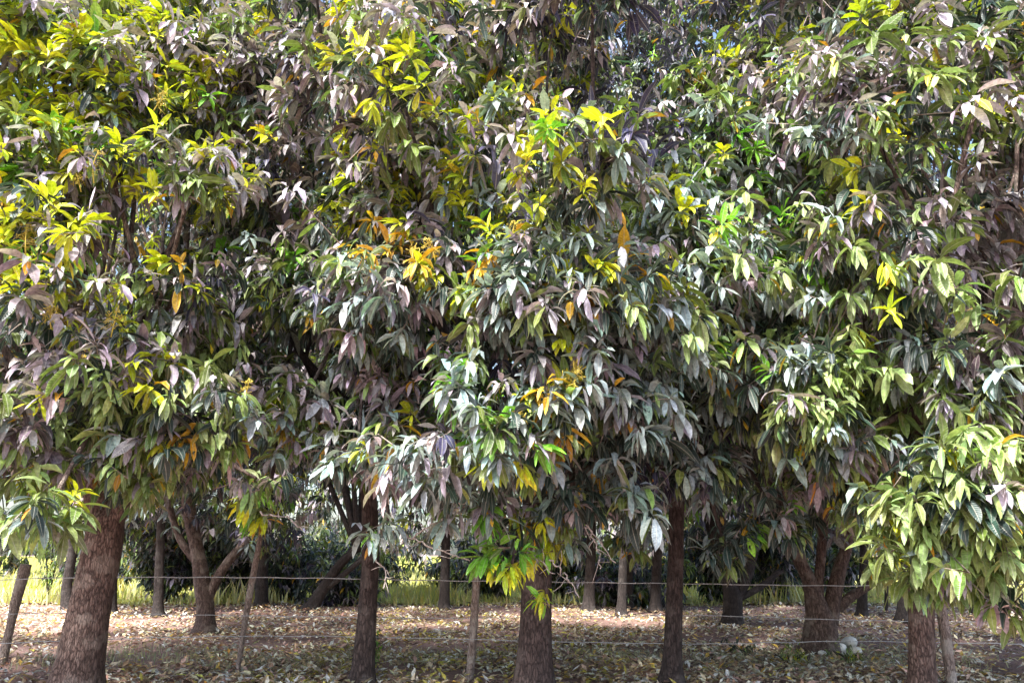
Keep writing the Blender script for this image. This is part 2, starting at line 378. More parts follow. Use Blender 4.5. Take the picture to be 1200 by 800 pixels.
def grow_shoots(pos, axis, fam, nl, size):
    """Whorls of long hanging leaves round the end of each shoot."""
    n = len(pos); cnt = rng.integers(max(3, nl - 3), nl + 4, n)
    idx = np.repeat(np.arange(n), cnt); N = len(idx)
    k = np.concatenate([np.arange(c) for c in cnt]); ck = cnt[idx]
    f = fam[idx]; young = (f == YI) | (f == GI)
    a = norm(axis)[idx]; ref = np.where(np.abs(a[:, 2:3]) < .9, np.array([[0, 0, 1.]]), np.array([[1., 0, 0]]))
    u = norm(np.cross(a, ref)); v = np.cross(a, u)
    az = k * 2.39996 + rng.uniform(0, 6.28, n)[idx] + rng.normal(0, .3, N)
    frac = k / ck                                     # 0 old leaves low on the shoot, 1 at the tip
    spread = np.where(young, 1.25 - .75 * frac, 1.5 - .6 * frac) + rng.normal(0, .22, N)
    d = norm(a * np.cos(spread)[:, None] + (u * np.cos(az)[:, None] + v * np.sin(az)[:, None]) * np.sin(spread)[:, None])
    p = pos[idx] + a * ((frac - 1) * .11 * size)[:, None] + rng.normal(0, .008, (N, 3))
    d = norm(d + rng.normal(0, .12, (N, 3)))
    L = size * rng.uniform(.145, .27, N) * np.where(young, .88, 1.0) * np.clip(rng.lognormal(-.05, .15, n), .7, 1.2)[idx]
    W = L * rng.uniform(.2, .34, N)
    droop = np.where(young, rng.uniform(.25, 1.4, N), rng.uniform(.3, 2.9, N))
    side = norm(np.cross(d, np.array([[0, 0, 1.]])) + rng.normal(0, .28, (N, 3)))
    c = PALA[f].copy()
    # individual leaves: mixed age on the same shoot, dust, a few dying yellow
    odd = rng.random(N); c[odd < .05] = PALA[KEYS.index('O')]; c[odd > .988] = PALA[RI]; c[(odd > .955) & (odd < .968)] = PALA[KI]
    c *= rng.lognormal(0, .24, N)[:, None] * rng.lognormal(0, .16, n)[idx][:, None]
    c *= 1 + rng.normal(0, .07, (N, 3))
    return dict(p=p + d * .012, d=d, s=side, L=L, W=W, droop=droop, fold=rng.uniform(-.1, .7, N), wave=rng.uniform(-.1, .1, (N, 4)), c=np.clip(c, .01, .85),
                )

ALL_VIS = []     # (tree record) used to choose the leaves that show largest
def make_tree(label, base, trunk_pts, lobes, size=.95, nl=11, S=5, bark=None, limb_n=5, singles=300, shade=0.0, group='mango trees of the orchard', extra_limbs=(), shoots_per_area=16, twigs=True, panicles=0, rough=.075):
    """base: world point; trunk_pts: world polyline (k,4 incl. radius) from base up; lobes: (n,4) world centres + radius."""
    bark = bark or M_BARK; base = np.array([base[0], base[1], 0.])
    t = thing('mango_tree', label, 'tree', base, group)
    mb = MB(); tp = spline(trunk_pts, 46); zz = tp[:, 2]
    tp[:, 3] *= 1 + .6 * np.exp(-np.maximum(zz, 0) / .13)
    tube(mb, tp, 26, rough, int(abs(base[0] * 100))); link('trunk', mb.mesh('trunk', base), bark, t)
    for e in extra_limbs:
        mb = MB(); tube(mb, spline(e, 26), 16, rough, int(abs(e[0][0] * 77))); link('limb', mb.mesh('limb', base), bark, t)
    lobes = np.asarray(lobes, float)
    if S == 5 or base[1] < 16.5:
        gx_, gy_, _ = project(lobes[:, :3]); lobes = lobes[((gx_ - 768) / 88) ** 2 + ((gy_ - 70) / 95) ** 2 > 1]
    top = trunk_pts[-1]
    cen = lobes[:, :3].mean(0)
    # limbs: lobes grouped by direction from the trunk's top
    starts = [np.array(top)] + [np.array(e[-1]) for e in extra_limbs]
    ang = np.arctan2(lobes[:, 1] - top[1], lobes[:, 0] - top[0]) + rng.normal(0, .2, len(lobes))
    order = np.argsort(ang); groups = np.array_split(order, limb_n); hubs = np.zeros((len(lobes), 3))
    for gi, g in enumerate(groups):
        if not len(g): continue
        gc = lobes[g, :3].mean(0)
        st = min(starts, key=lambda s_: np.linalg.norm(s_[:3] - gc)); r0 = st[3] * .72
        mb = MB()
        mid = st[:3] * .5 + gc * .5 + np.array([0, 0, -.15]) + rng.normal(0, .12, 3)
        main = spline([(*st[:3] - np.array([0, 0, .12]), r0), (*mid, r0 * .72), (*gc, r0 * .5)], 16)
        tube(mb, main, 10, rough, gi)
        for li in g:
            c = lobes[li, :3]; k = rng.integers(5, 15); s0 = main[k]
            m2 = s0[:3] * .45 + c * .55 + rng.normal(0, .1, 3) + np.array([0, 0, -.1])
            br = spline([(*s0[:3], s0[3] * .6), (*m2, max(.022, s0[3] * .38)), (*c, .014)], 9)
            tube(mb, br, 6, .04, li); hubs[li] = c
        link('limb', mb.mesh('limb', base), bark, t)
    # shoots on the outside of each lobe
    pos, axs = [], []
    for (x, y, z, r) in lobes:
        out = norm(np.array([x, y, z]) - cen - np.array([0, 0, .2])); n = int(4 * math.pi * r * r * shoots_per_area * (.32 if y > base[1] + .8 else 1))
        d = norm(rng.normal(0, 1, (n * 2, 3)) + out * .55 + np.array([0, 0, .15])); d = d[(d @ out) > -.35][:n]
        rr = r * (rng.uniform(.42, 1.0, len(d)) ** .55) * rng.lognormal(.06, .2, len(d))
        pos.append(np.array([x, y, z]) + d * rr[:, None] * np.array([1, 1, .92])); axs.append(norm(d * .8 + out * .3 + np.array([0, 0, .25]) + rng.normal(0, .42, d.shape)))
    pos = np.concatenate(pos); axs = np.concatenate(axs); owner = np.concatenate([np.full(int(0), 0)] + [np.zeros(0)])
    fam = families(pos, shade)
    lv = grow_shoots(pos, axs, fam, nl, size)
    if twigs:
        mb = MB(); cl = np.argmin(((pos[:, None, :] - lobes[None, :, :3]) ** 2).sum(2), 1)
        A = pos - axs * .02; B = pos - axs * .16; Cc = lobes[cl, :3] * .6 + pos * .4
        tri = np.array([[0, 1, 0], [.87, -.5, 0], [-.87, -.5, 0]])
        for a_, b_, c_ in zip(A[::2], B[::2], Cc[::2]):
            v = np.concatenate([a_ + tri[:, [0, 2, 1]] * .0035, b_ + tri[:, [0, 2, 1]] * .005, c_ + tri[:, [0, 2, 1]] * .007])
            mb.add(v, [(0, 1, 4, 3), (1, 2, 5, 4), (2, 0, 3, 5), (3, 4, 7, 6), (4, 5, 8, 7), (5, 3, 6, 8)])
        o = link('twigs', mb.mesh('twigs', base), M_TWIG, t); o['kind'] = 'stuff'
    rec = dict(t=t, base=base, lv=lv, S=S, singles=singles)
    ALL_VIS.append(rec)
    return rec

def finish_leaves():
    """The 300 leaves of a tree that show largest become objects; the rest stay one part."""
    zb = np.full((170, 250), 1e9); recs = []
    for r in ALL_VIS:
        lv = r['lv']; tip = lv['p'] + norm(lv['d'] + np.array([0, 0, -.5]) * lv['droop'][:, None]) * lv['L'][:, None]
        m = (lv['p'] + tip) / 2
        x, y, f = project(m); x2, y2, _ = project(tip); x1, y1, _ = project(lv['p'])
        size = np.hypot(x2 - x1, y2 - y1); gx = np.floor(x / 5).astype(int); gy = np.floor(y / 5).astype(int)
        ok = (x > 4) & (x < 1196) & (y > 4) & (y < 796) & (f > .5)
        gx = np.clip(gx, 1, 248); gy = np.clip(gy, 1, 168)
        for dx in (-1, 0, 1):
            for dy in (-1, 0, 1):
                np.minimum.at(zb, (gy[ok] + dy, gx[ok] + dx), f[ok])
        recs.append((r, size, gx, gy, f, ok))
    total = 0
    for r, size, gx, gy, f, ok in recs:
        lv = r['lv']; vis = ok & (f < zb[gy, gx] + .12)
        cand = np.where(vis & (size > 9))[0]; cand = cand[np.argsort(-size[cand])][:r['singles']]
        keep = np.ones(len(f), bool); keep[cand] = False
        if r['S'] == 5:
            fine = vis & (size > 12) & keep
            o = link('outer_foliage', leaf_mesh('outer_foliage', take(lv, fine), 5, r['base'], M_LEAF), None, r['t']); o['kind'] = 'stuff'
            keep &= ~fine
            back = keep & ((lv['p'][:, 1] > r['base'][1] - .2) | (size < 27))
            o = link('inner_foliage', leaf_mesh('inner_foliage', take(lv, back), 3, r['base'], M_LEAF), None, r['t']); o['kind'] = 'stuff'
            keep &= ~back
        o = link('foliage', leaf_mesh('foliage', take(lv, keep), min(r['S'], 4), r['base'], M_LEAF), None, r['t']); o['kind'] = 'stuff'
        for i in cand: single_leaf('leaf', r['t'], r['base'], lv, i, T_LEAF)
        total += len(f)
    print('LEAVES', total, flush=True)
    STATS['leaves'] = total

def crown(c, ax, n, rl, zmin=1.75, seed=0, front=1.0):
    """Lobes spread over an uneven ellipsoid (world metres)."""
    rs = np.random.default_rng(seed); out = []
    for i in range(n):
        k = (i + .5) / n; z = 1 - 2 * k; a = i * 2.39996 + rs.uniform(0, .5); q = math.sqrt(1 - z * z)
        s = rs.uniform(.74, 1.06)
        p = np.array([c[0] + ax[0] * q * math.cos(a) * s, c[1] + ax[1] * q * math.sin(a) * s, c[2] + ax[2] * z * s])
        r = rl * rs.uniform(.75, 1.3)
        if p[2] - r * .6 < zmin:
            p[2] = zmin + r * .6 + rs.uniform(0, .25)
        out.append((*p, r))
    return out
def tpath(pts, Y):
    """pixel polyline (px, py, width px) at depth Y -> world polyline with radius."""
    o = []
    for q in pts:
        p = P(q[0], q[1], Y if len(q) < 4 else q[3]); _, _, f = project(p); o.append((*p, q[2] * .44 * f / F))
    return o
def px_lobes(L): return [(*P(a, b, Y), r) for a, b, Y, r in L]
def grounded(tp):
    """extend a trunk polyline straight down to just under the ground."""
    a, b = np.array(tp[0]), np.array(tp[1]); d = (a[:3] - b[:3]); s = (a[2] + .06) / max(1e-3, -d[2])
    g = a[:3] + d * s; return [(*g, a[3] * 1.12)] + tp

# ------------------------------------------------------------------ ground
def ground_z(x, y): return 0.03 * np.sin(x * .9 + 1) * np.sin(y * .7) + .02 * np.sin(x * 2.3 + y * 1.7)
def sheet(name, x0, x1, y0, y1, nx, ny, mat, dz=0, kind='structure'):
    X, Y = np.meshgrid(np.linspace(x0, x1, nx), np.linspace(y0, y1, ny))
    Z = ground_z(X, Y) * np.clip((60 - np.abs(Y)) / 30, 0, 1) + dz
    me = bpy.data.meshes.new(name); f = [(j * nx + i, j * nx + i + 1, (j + 1) * nx + i + 1, (j + 1) * nx + i) for j in range(ny - 1) for i in range(nx - 1)]
    me.from_pydata(np.stack([X, Y, Z], -1).reshape(-1, 3).tolist(), [], f); me.polygons.foreach_set('use_smooth', [True] * len(f))
    o = link(name, me, mat); o['kind'] = kind; return o
sheet('ground', -150, 150, -60, 240, 121, 121, M_SOIL)
sheet('meadow', -140, 140, 21, 200, 141, 60, M_MEADOW, .05)

# ------------------------------------------------------------------ front row of mango trees
Y1, Y2, Y3, Y4, Y5 = 8.0, 8.7, 7.8, 8.7, 7.7
# leaning tree at the left
tp = grounded(tpath([(92, 784, 56), (108, 700, 50), (120, 640, 46), (124, 605, 44)], Y1))
la = tpath([(124, 615, 34), (112, 585, 26), (98, 540, 20, 7.7)], Y1); lb = tpath([(124, 618, 32), (140, 597, 27), (165, 575, 22, 8.2)], Y1)
c1 = P(110, 300, Y1)
lob = crown((c1[0] - .2, Y1, 4.5), (2.1, 2.9, 3.5), 58, .62, 2.25, 1)
lob += px_lobes([(60, 275, 5.0, .34), (225, 210, 5.7, .42), (110, 110, 6.0, .6), (60, 60, 6.0, .5), (190, 60, 6.6, .5), (130, 200, 5.8, .4), (215, 470, 5.9, .5), (130, 410, 5.6, .42),
                 (70, 350, 5.6, .42), (160, 530, 6.0, .38), (60, 590, 5.4, .26), (30, 480, 5.7, .45), (40, 190, 5.6, .45), (270, 120, 6.8, .5), (205, 340, 6.2, .45), (300, 560, 6.6, .22), (50, 540, 6.0, .35), (255, 500, 6.2, .3), (60, -10, 7, .6), (170, -15, 7.6, .6), (250, 30, 8.2, .6)])
TREE_A = make_tree('mango tree with a thick leaning brown trunk forking below yellow flush', tp[0], tp, lob, extra_limbs=(la, lb))
# slim trunk
tp = grounded(tpath([(425, 784, 29), (431, 700, 25), (434, 640, 22), (432, 560, 20), (428, 480, 18)], Y2))
c1 = P(425, 300, Y2)
lob = crown((c1[0], Y2 + .2, 5.2), (1.6, 2.7, 3.4), 40, .6, 2.5, 2) + px_lobes([(420, 520, 6.9, .34), (350, 480, 7.2, .42), (350, 330, 7.4, .36), (310, 600, 7.6, .18), (455, 610, 7.0, .16), (470, 180, 6.8, .5), (440, 360, 6.6, .45),
                 (330, 60, 8.5, .6), (400, 90, 7.8, .6), (300, 420, 8.0, .4), (330, -10, 9, .7), (480, 5, 8.4, .65), (560, -10, 8.6, .7), (430, -30, 9, .7)])
TREE_B = make_tree('mango tree with a slim straight trunk and a small green plant at its foot', tp[0], tp, lob, limb_n=4, bark=M_BARKM)
# thick upright trunk
tp = grounded(tpath([(627, 784, 47), (628, 720, 42), (629, 650, 39), (632, 580, 36), (630, 520, 33)], Y3))
c1 = P(620, 300, Y3)
lob = crown((c1[0], Y3 + .1, 4.5), (2.1, 2.9, 3.3), 52, .6, 2.15, 3) + px_lobes([(600, 160, 6.2, .5), (560, 220, 6.0, .45), (500, 310, 5.8, .42), (640, 340, 5.5, .5), (580, 350, 5.6, .4), (700, 330, 5.7, .45), (780, 390, 6.0, .48), (560, 420, 6.0, .4),
                 (590, 515, 5.3, .24), (535, 460, 5.4, .16), (650, 480, 5.5, .3), (500, 535, 5.8, .33), (730, 480, 6.0, .42), (745, 580, 6.2, .22), (600, 660, 6.2, .17), (640, 695, 6.5, .11), (650, 580, 6.4, .33), (740, 240, 6.6, .5), (560, 590, 6.2, .28), (700, 420, 6.0, .4), (620, 270, 6.0, .42), (622, 600, 6.5, .27), (590, 645, 6.2, .22), (655, 632, 6.7, .2), (700, 560, 6.5, .3)])
TREE_C = make_tree('mango tree with a thick upright dark trunk behind grey hanging leaves', tp[0], tp, lob, bark=M_BARKM)
# straight slim trunk
tp = grounded(tpath([(788, 784, 26), (790, 720, 23), (792, 650, 21), (793, 590, 19), (800, 500, 17)], Y4))
c1 = P(815, 300, Y4)
lob = crown((c1[0], Y4 + .3, 4.7), (1.6, 2.6, 3.0), 38, .58, 2.3, 4) + px_lobes([(820, 540, 7.0, .42), (850, 640, 7.4, .26), (780, 550, 7.0, .24), (860, 190, 7.3, .42), (820, 100, 8.0, .4), (900, 200, 7.2, .5), (860, 470, 6.8, .42), (890, 300, 6.8, .4), (840, 380, 6.8, .45), (745, 620, 7.8, .22), (900, 590, 7.4, .35), (650, 10, 9, .7), (880, 10, 9, .7), (930, -10, 9, .7), (820, -20, 10, .7)])
make_tree('mango tree with a straight slim dark trunk standing between two wider trees', tp[0], tp, lob, limb_n=4, bark=M_BARKM)
# trunk hidden by the pale green skirt
tp = grounded(tpath([(1080, 784, 33), (1079, 700, 32), (1079, 640, 30), (1078, 560, 28)], Y5))
c1 = P(1075, 300, Y5)
lob = crown((c1[0] + .1, Y5, 4.5), (2.1, 2.9, 3.5), 56, .6, 2.0, 5) + px_lobes([(1110, 545, 5.2, .4), (1100, 620, 5.4, .34), (1160, 560, 5.1, .42), (1165, 640, 5.3, .32), (1050, 590, 5.7, .3), (1180, 700, 5.4, .16), (1080, 672, 5.7, .2), (1120, 680, 5.6, .17), (1030, 650, 6.3, .2), (960, 430, 6.0, .48), (950, 475, 5.9, .34),
                 (1010, 320, 6.2, .5), (1030, 205, 6.2, .36), (1090, 420, 5.9, .45), (980, 510, 6.1, .38), (1130, 260, 6.3, .48), (1150, 150, 6.4, .46), (1150, 470, 5.6, .4), (1000, 90, 7.2, .55), (1090, 60, 6.9, .5), (890, 420, 6.3, .36), (1000, -5, 8, .6), (1110, -15, 7.6, .6), (1190, 20, 7.4, .6)])
TREE_E = make_tree('mango tree with a broad pale green skirt of leaves hiding its trunk', tp[0], tp, lob)

# ------------------------------------------------------------------ second row
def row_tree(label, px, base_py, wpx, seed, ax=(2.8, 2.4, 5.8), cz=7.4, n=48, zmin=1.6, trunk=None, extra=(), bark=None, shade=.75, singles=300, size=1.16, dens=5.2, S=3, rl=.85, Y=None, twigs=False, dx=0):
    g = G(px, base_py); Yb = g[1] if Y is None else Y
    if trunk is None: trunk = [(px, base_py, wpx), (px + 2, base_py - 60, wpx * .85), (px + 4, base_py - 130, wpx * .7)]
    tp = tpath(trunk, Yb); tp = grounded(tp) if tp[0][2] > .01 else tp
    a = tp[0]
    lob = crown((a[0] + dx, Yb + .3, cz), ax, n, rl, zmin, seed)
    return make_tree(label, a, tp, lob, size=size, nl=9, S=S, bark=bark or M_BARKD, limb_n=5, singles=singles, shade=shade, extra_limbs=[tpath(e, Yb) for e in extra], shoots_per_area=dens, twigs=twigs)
row_tree('mango tree forking low into three bare limbs behind the wire fence', 240, 742, 24, 21,
         trunk=[(240, 742, 25), (241, 710, 23), (238, 690, 22), (233, 655, 18), (222, 600, 16), (216, 540, 15)],
         extra=[[(228, 655, 11), (213, 635, 10), (203, 610, 9), (194, 570, 8)], [(242, 705, 14), (256, 675, 13), (272, 652, 12), (292, 630, 10)]], bark=M_BARK, zmin=2.0)
row_tree('mango tree splitting near the ground into four stout limbs above white stones', 965, 765, 40, 22,
         trunk=[(962, 765, 38), (962, 735, 38), (958, 715, 30), (948, 680, 19), (935, 650, 17), (925, 600, 15)],
         extra=[[(963, 725, 18), (959, 690, 13), (962, 650, 12), (966, 600, 11)], [(972, 730, 22), (976, 700, 20), (984, 665, 17), (992, 640, 15), (1002, 590, 13)], [(982, 712, 14), (1000, 697, 12), (1018, 686, 10), (1040, 668, 8)]], bark=M_BARK, ax=(2.6, 2.2, 5.6), cz=7.0, zmin=2.1, size=1.1)
row_tree('mango tree with a short black trunk and wide fork in deep shade', 858, 735, 26, 23, trunk=[(858, 737, 24), (858, 700, 24), (852, 670, 18), (840, 630, 15)],
         extra=[[(862, 700, 17), (875, 675, 15), (884, 640, 13)], [(868, 700, 9), (890, 688, 8), (915, 668, 7)]], zmin=1.9)
row_tree('mango tree leaning right on a thin dark double trunk', 365, 716, 20, 24, trunk=[(362, 718, 18), (375, 695, 15), (395, 665, 12), (420, 640, 11)], extra=[[(380, 690, 9), (400, 675, 8), (430, 650, 7)]], ax=(3.2, 2.6, 6.6), cz=8.6, zmin=1.6, n=52, dx=-.8)
row_tree('mango tree with a dark trunk close beside the leaning stick', 306, 712, 17, 25, ax=(3.2, 2.6, 6.6), cz=8.6, zmin=1.6, n=52)
row_tree('mango tree deep in the orchard behind the weathered fence stake', 520, 714, 14, 26, ax=(3.2, 2.6, 6.6), cz=8.6, zmin=1.6, n=52)
row_tree('mango tree standing in the darkest part of the orchard behind the thick trunk', 690, 716, 16, 27, ax=(3.2, 2.6, 6.6), cz=8.6, zmin=1.6, n=52)
row_tree('mango tree behind the leaning trunk on thin dark stems beside bright grass', 80, 716, 16, 28, trunk=[(80, 716, 15), (78, 690, 13), (84, 650, 12), (88, 600, 11)], ax=(3.2, 2.6, 6.6), cz=8.6, zmin=1.6, n=52)
row_tree('mango tree behind the pale green skirt at the edge of the orchard', 1150, 720, 18, 29, ax=(3.2, 2.6, 6.6), cz=8.6, zmin=1.6, n=52)
row_tree('mango tree filling the gap between slim trunk and leaning trunk', 185, 722, 13, 30, ax=(3.2, 2.6, 6.6), cz=8.6, zmin=1.6, n=52)
row_tree('mango tree behind the pale green skirt right of the four-limbed tree', 1058, 728, 15, 31, ax=(2.4, 2.2, 6.0), cz=7.8, zmin=2.6, n=48)
row_tree('mango tree between the straight slim trunk and the thick trunk', 728, 722, 13, 32, ax=(3.0, 2.2, 7.0), cz=9.2, zmin=2.2, n=56, shade=.3)
row_tree('tall mango tree with leaves coloured dark purple for shade in the gap between the crowns', 768, 717, 15, 33, ax=(2.8, 2.2, 8.0), cz=10.4, zmin=2.2, n=64, shade=.25, dens=8)  # shade of the recess is painted into these leaves by the V family
row_tree('tall mango tree deep behind the recess of dark foliage', 735, 714, 14, 34, ax=(3.6, 2.0, 8.2), cz=11.4, zmin=3.0, n=60, shade=.3, dens=6.5, size=1.5)
row_tree('tall mango tree behind the crown over the four stout limbs', 1010, 722, 13, 35, ax=(3.0, 2.0, 6.8), cz=9.2, zmin=2.6, n=52, size=1.35)
row_tree('tall mango tree behind the crown of the leaning trunk', 130, 720, 13, 36, ax=(2.8, 2.0, 6.8), cz=9.2, zmin=2.6, n=52, size=1.35)
# trees that carry the rows on past the picture's edges
def side_tree(label, x, y, seed, **k):
    tp = [(x, y, -.06, .24), (x + .05, y, .8, .19), (x + .1, y, 1.7, .17), (x + .1, y + .05, 2.6, .15)]
    make_tree(label, tp[0], tp, crown((x, y, k.get('cz', 4.8)), k.get('ax', (2.4, 2.3, 3.5)), 34, .75, 2.0, seed), size=1.2, nl=9, S=3, singles=k.get('singles', 120), shade=k.get('shade', .4), shoots_per_area=7, twigs=False)
side_tree('mango tree beyond the left end of the leaning stake', -8.6, 8.2, 41)
side_tree('mango tree beyond the pale leaning stake at the right end', 8.4, 8.2, 42)
# third row, far across the field
for i, (px, Y, sd_, lab) in enumerate([(-120, 40, 50, 'far mango tree past the left end of the bright field'), (20, 42, 51, 'far mango tree behind the bright grass by the tilted stake'), (170, 39, 52, 'far mango tree above the tall many-stemmed shrub'), (310, 41, 58, 'far mango tree behind the leaning fence stick'),
        (450, 40, 53, 'far mango tree behind the slim straight trunk'), (600, 42, 54, 'far mango tree behind the thick upright trunk'), (740, 39, 55, 'far mango tree across the field behind the straight dark trunk'),
        (880, 41, 59, 'far mango tree behind the short black trunk'), (1010, 40, 56, 'far mango tree behind the four-limbed trunk'), (1140, 42, 57, 'far mango tree above the strip of bright yellow grass'), (1290, 40, 60, 'far mango tree past the right end of the bright field')]):
    x = P(px, 640, Y)[0]
    tp = [(x, Y, -.06, .28), (x, Y, 1.2, .22), (x + .1, Y, 2.6, .19), (x, Y, 4, .16)]
    make_tree(lab, tp[0], tp, crown((x, Y, 8.0), (4.6, 3, 7.8), 42, 1.6, .7, sd_), size=3.0, nl=7, S=3, bark=M_BARKD, singles=0, shade=.85, shoots_per_area=.8, twigs=False, group='far mango trees behind the orchard')
finish_leaves()

# old flower stalks and bare twigs on the front trees
def flower_stalk(rec, px, py, Y, h):
    b = rec['base']; p = P(px, py, Y); mb = MB(); tip = p + np.array([rng.normal(0, .06), -.04, h])
    tube(mb, spline([(*p, .005), (*((p + tip) / 2 + rng.normal(0, .015, 3)), .004), (*tip, .002)], 7), 5)
    for k in range(11):
        s0 = p + (tip - p) * (.25 + .07 * k); e = s0 + norm(np.array([rng.normal(), rng.normal(), .25])) * h * (.5 - .035 * k)
        tube(mb, spline([(*s0, .0022), (*((s0 + e) / 2 + np.array([0, 0, .02])), .0018), (*(e - np.array([0, 0, .03])), .0012)], 5), 4)
        for q in range(4):
            f = s0 + (e - s0) * (.45 + .17 * q); g_ = f + rng.normal(0, .022, 3); tube(mb, np.array([[*f, .0015], [*g_, .0028]]), 4)
    link('flower_stalk', mb.mesh('flower_stalk', b), M_PAN, rec['t'])
for rec, L_ in ((TREE_C, [(655, 470, 5.15, .2), (640, 478, 5.15, .18), (672, 466, 5.2, .2), (510, 305, 5.35, .2), (495, 318, 5.4, .18), (690, 328, 5.2, .2), (712, 335, 5.25, .18), (600, 290, 5.5, .18), (610, 500, 5.1, .15), (560, 180, 5.7, .2), (640, 150, 5.8, .2)]),
                (TREE_B, [(430, 335, 6.1, .2), (412, 345, 6.2, .18), (470, 330, 6.1, .18), (490, 150, 6.3, .2), (300, 300, 7.6, .2)]),
                (TREE_A, [(110, 215, 5.3, .2), (95, 225, 5.3, .18), (60, 385, 5.2, .2), (130, 395, 5.2, .18), (285, 470, 5.8, .15), (180, 130, 5.5, .2), (30, 300, 4.8, .18)]),
                (TREE_E, [(1020, 180, 5.8, .16), (950, 440, 5.5, .15), (1120, 380, 5.5, .15)])):
    for a in L_: flower_stalk(rec, a[0], a[1], a[2] + rng.uniform(0, .3), a[3] * rng.uniform(.8, 1.4))
def bare_twig(rec, pts, Y, w0=2.3):
    pp = tpath([(a, b, w0 * (1 - .55 * i / len(pts))) for i, (a, b) in enumerate(pts)], Y); mb = MB(); sp = spline(pp, 20); sp[:, :3] += rng.normal(0, .009, (20, 3)); tube(mb, sp, 6, .22, int(pts[0][0]))
    for k in (6, 10, 13, 16):
        a = sp[k]; e = a[:3] + rng.normal(0, .07, 3); tube(mb, np.array([[*a[:3], a[3] * .6], [*((a[:3] + e) / 2 + rng.normal(0, .012, 3)), a[3] * .5], [*e, a[3] * .35]]), 5)
    link('twig', mb.mesh('twig', rec['base']), M_PALE, rec['t'])
for pts in ([(640, 560), (668, 602), (692, 622), (722, 660)], [(655, 600), (690, 590), (722, 588), (738, 572)], [(688, 615), (700, 640), (703, 665)], [(645, 655), (662, 674), (680, 700)], [(618, 650), (628, 655), (650, 672)]):
    bare_twig(TREE_C, pts, 6.35)
for pts in ([(468, 622), (505, 640), (548, 656)], [(440, 655), (452, 668), (450, 690)], [(480, 632), (510, 612), (530, 606)]): bare_twig(TREE_B, pts, 7.0)
bare_twig(TREE_A, [(305, 600), (340, 608), (352, 622)], 6.6); bare_twig(TREE_A, [(98, 520), (90, 560), (86, 600)], 6.2)

# ------------------------------------------------------------------ shrubs and small plants
def shrub(name, label, base, stems, h, spread, n_shoot, size, fams, lean=0, group=None, mat=None, cat='shrub'):
    base = np.array(base, float); t = thing(name, label, cat, (base[0], base[1], 0), group); pos = []; axs = []
    b0 = np.array([base[0], base[1], 0])
    for i in range(stems):
        a = rng.uniform(0, 6.28); e = b0 + np.array([math.cos(a) * spread * rng.uniform(.3, 1) + lean, math.sin(a) * spread * rng.uniform(.3, 1), h * rng.uniform(.7, 1)])
        mb = MB(); r = .012 + .006 * h
        tube(mb, spline([(*(b0 + np.array([math.cos(a), math.sin(a), 0]) * .05 * spread - np.array([0, 0, .03])), r), (*((b0 + e) / 2 + rng.normal(0, .05 * spread, 3)), r * .75), (*e, r * .35)], 9), 6, .05, i)
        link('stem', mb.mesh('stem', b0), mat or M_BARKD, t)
        m = max(1, n_shoot // stems); k = rng.uniform(.25, 1.05, m)
        pp = b0 + (e - b0) * k[:, None] + rng.normal(0, .3 * spread, (m, 3)) * (.3 + .7 * k[:, None]); pp[:, 2] = np.maximum(pp[:, 2], .05)
        pos.append(pp); axs.append(norm((e - b0) * .5 + rng.normal(0, .5, (m, 3)) + np.array([0, 0, .4])))
    pos = np.concatenate(pos); axs = np.concatenate(axs)
    fam = np.array([KEYS.index(k) for k in rng.choice(list(fams), len(pos))])
    lv = grow_shoots(pos, axs, fam, 7, size)
    o = link('foliage', leaf_mesh('foliage', lv, 3, b0, M_LEAF), None, t); o['kind'] = 'stuff'
    return t
for (px, py, st, h, sp, n, lab) in [
    (190, 706, 16, 3.0, 1.2, 1000, 'tall dense dark many-stemmed shrub beside the low forked tree'),
    (268, 704, 12, 2.6, 1.2, 900, 'dark shrub between the forked tree and the leaning stick'),
    (328, 705, 10, 1.5, 1.0, 500, 'low dark shrub behind the leaning fence stick'),
    (395, 709, 8, 1.0, 1.1, 420, 'low spreading shrub between the double trunk and the slim trunk'),
    (575, 702, 10, 2.0, 1.0, 600, 'dark shrub behind the weathered fence stake'),
    (655, 704, 12, 2.6, 1.1, 800, 'tall dark shrub behind the thick upright trunk'),
    (735, 710, 10, .9, 1.3, 500, 'wide low shrub left of the straight slim dark trunk'),
    (840, 706, 12, 2.3, 1.1, 800, 'dark shrub beside the short black trunk'),
    (905, 706, 12, 2.5, 1.1, 800, 'dark shrub between the black trunk and the four-limbed tree'),
    (985, 702, 9, 2.2, .9, 500, 'grey green shrub behind the four-limbed tree at the grass edge')]:
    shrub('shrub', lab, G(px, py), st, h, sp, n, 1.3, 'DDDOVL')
for (px, h, sp, lab) in [(225, 2.2, 1.8, 'broad dark bush in the field behind the forked tree'), (345, 1.7, 1.8, 'broad dark bush in the field behind the leaning stick'), (410, 1.3, 1.5, 'low dark bush in the field behind the slim trunk'),
                         (540, 1.0, 1.3, 'small dark bush in the field behind the fence stake'), (615, 2.0, 1.8, 'broad dark bush in the field behind the thick trunk'), (700, 1.2, 1.6, 'low dark bush in the field right of the thick trunk'), (790, 1.2, 1.4, 'low dark bush in the field behind the straight slim trunk'),
                         (870, 2.0, 1.8, 'broad dark bush in the field behind the black trunk'), (950, 2.0, 1.8, 'broad dark bush in the field behind the four-limbed tree'), (110, 1.0, 1.2, 'small dark bush in the field behind the leaning trunk')]:
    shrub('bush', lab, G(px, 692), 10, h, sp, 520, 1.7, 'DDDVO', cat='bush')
shrub('seedling', 'small dark green plant growing at the foot of the slim trunk', G(438, 784) + np.array([.05, -.35, 0]), 4, .45, .12, 26, .42, 'DGO', cat='plant')
shrub('seedling', 'low dark green plant on the litter before the black trunk', G(868, 765), 5, .16, .25, 30, .4, 'DDO', cat='plant')
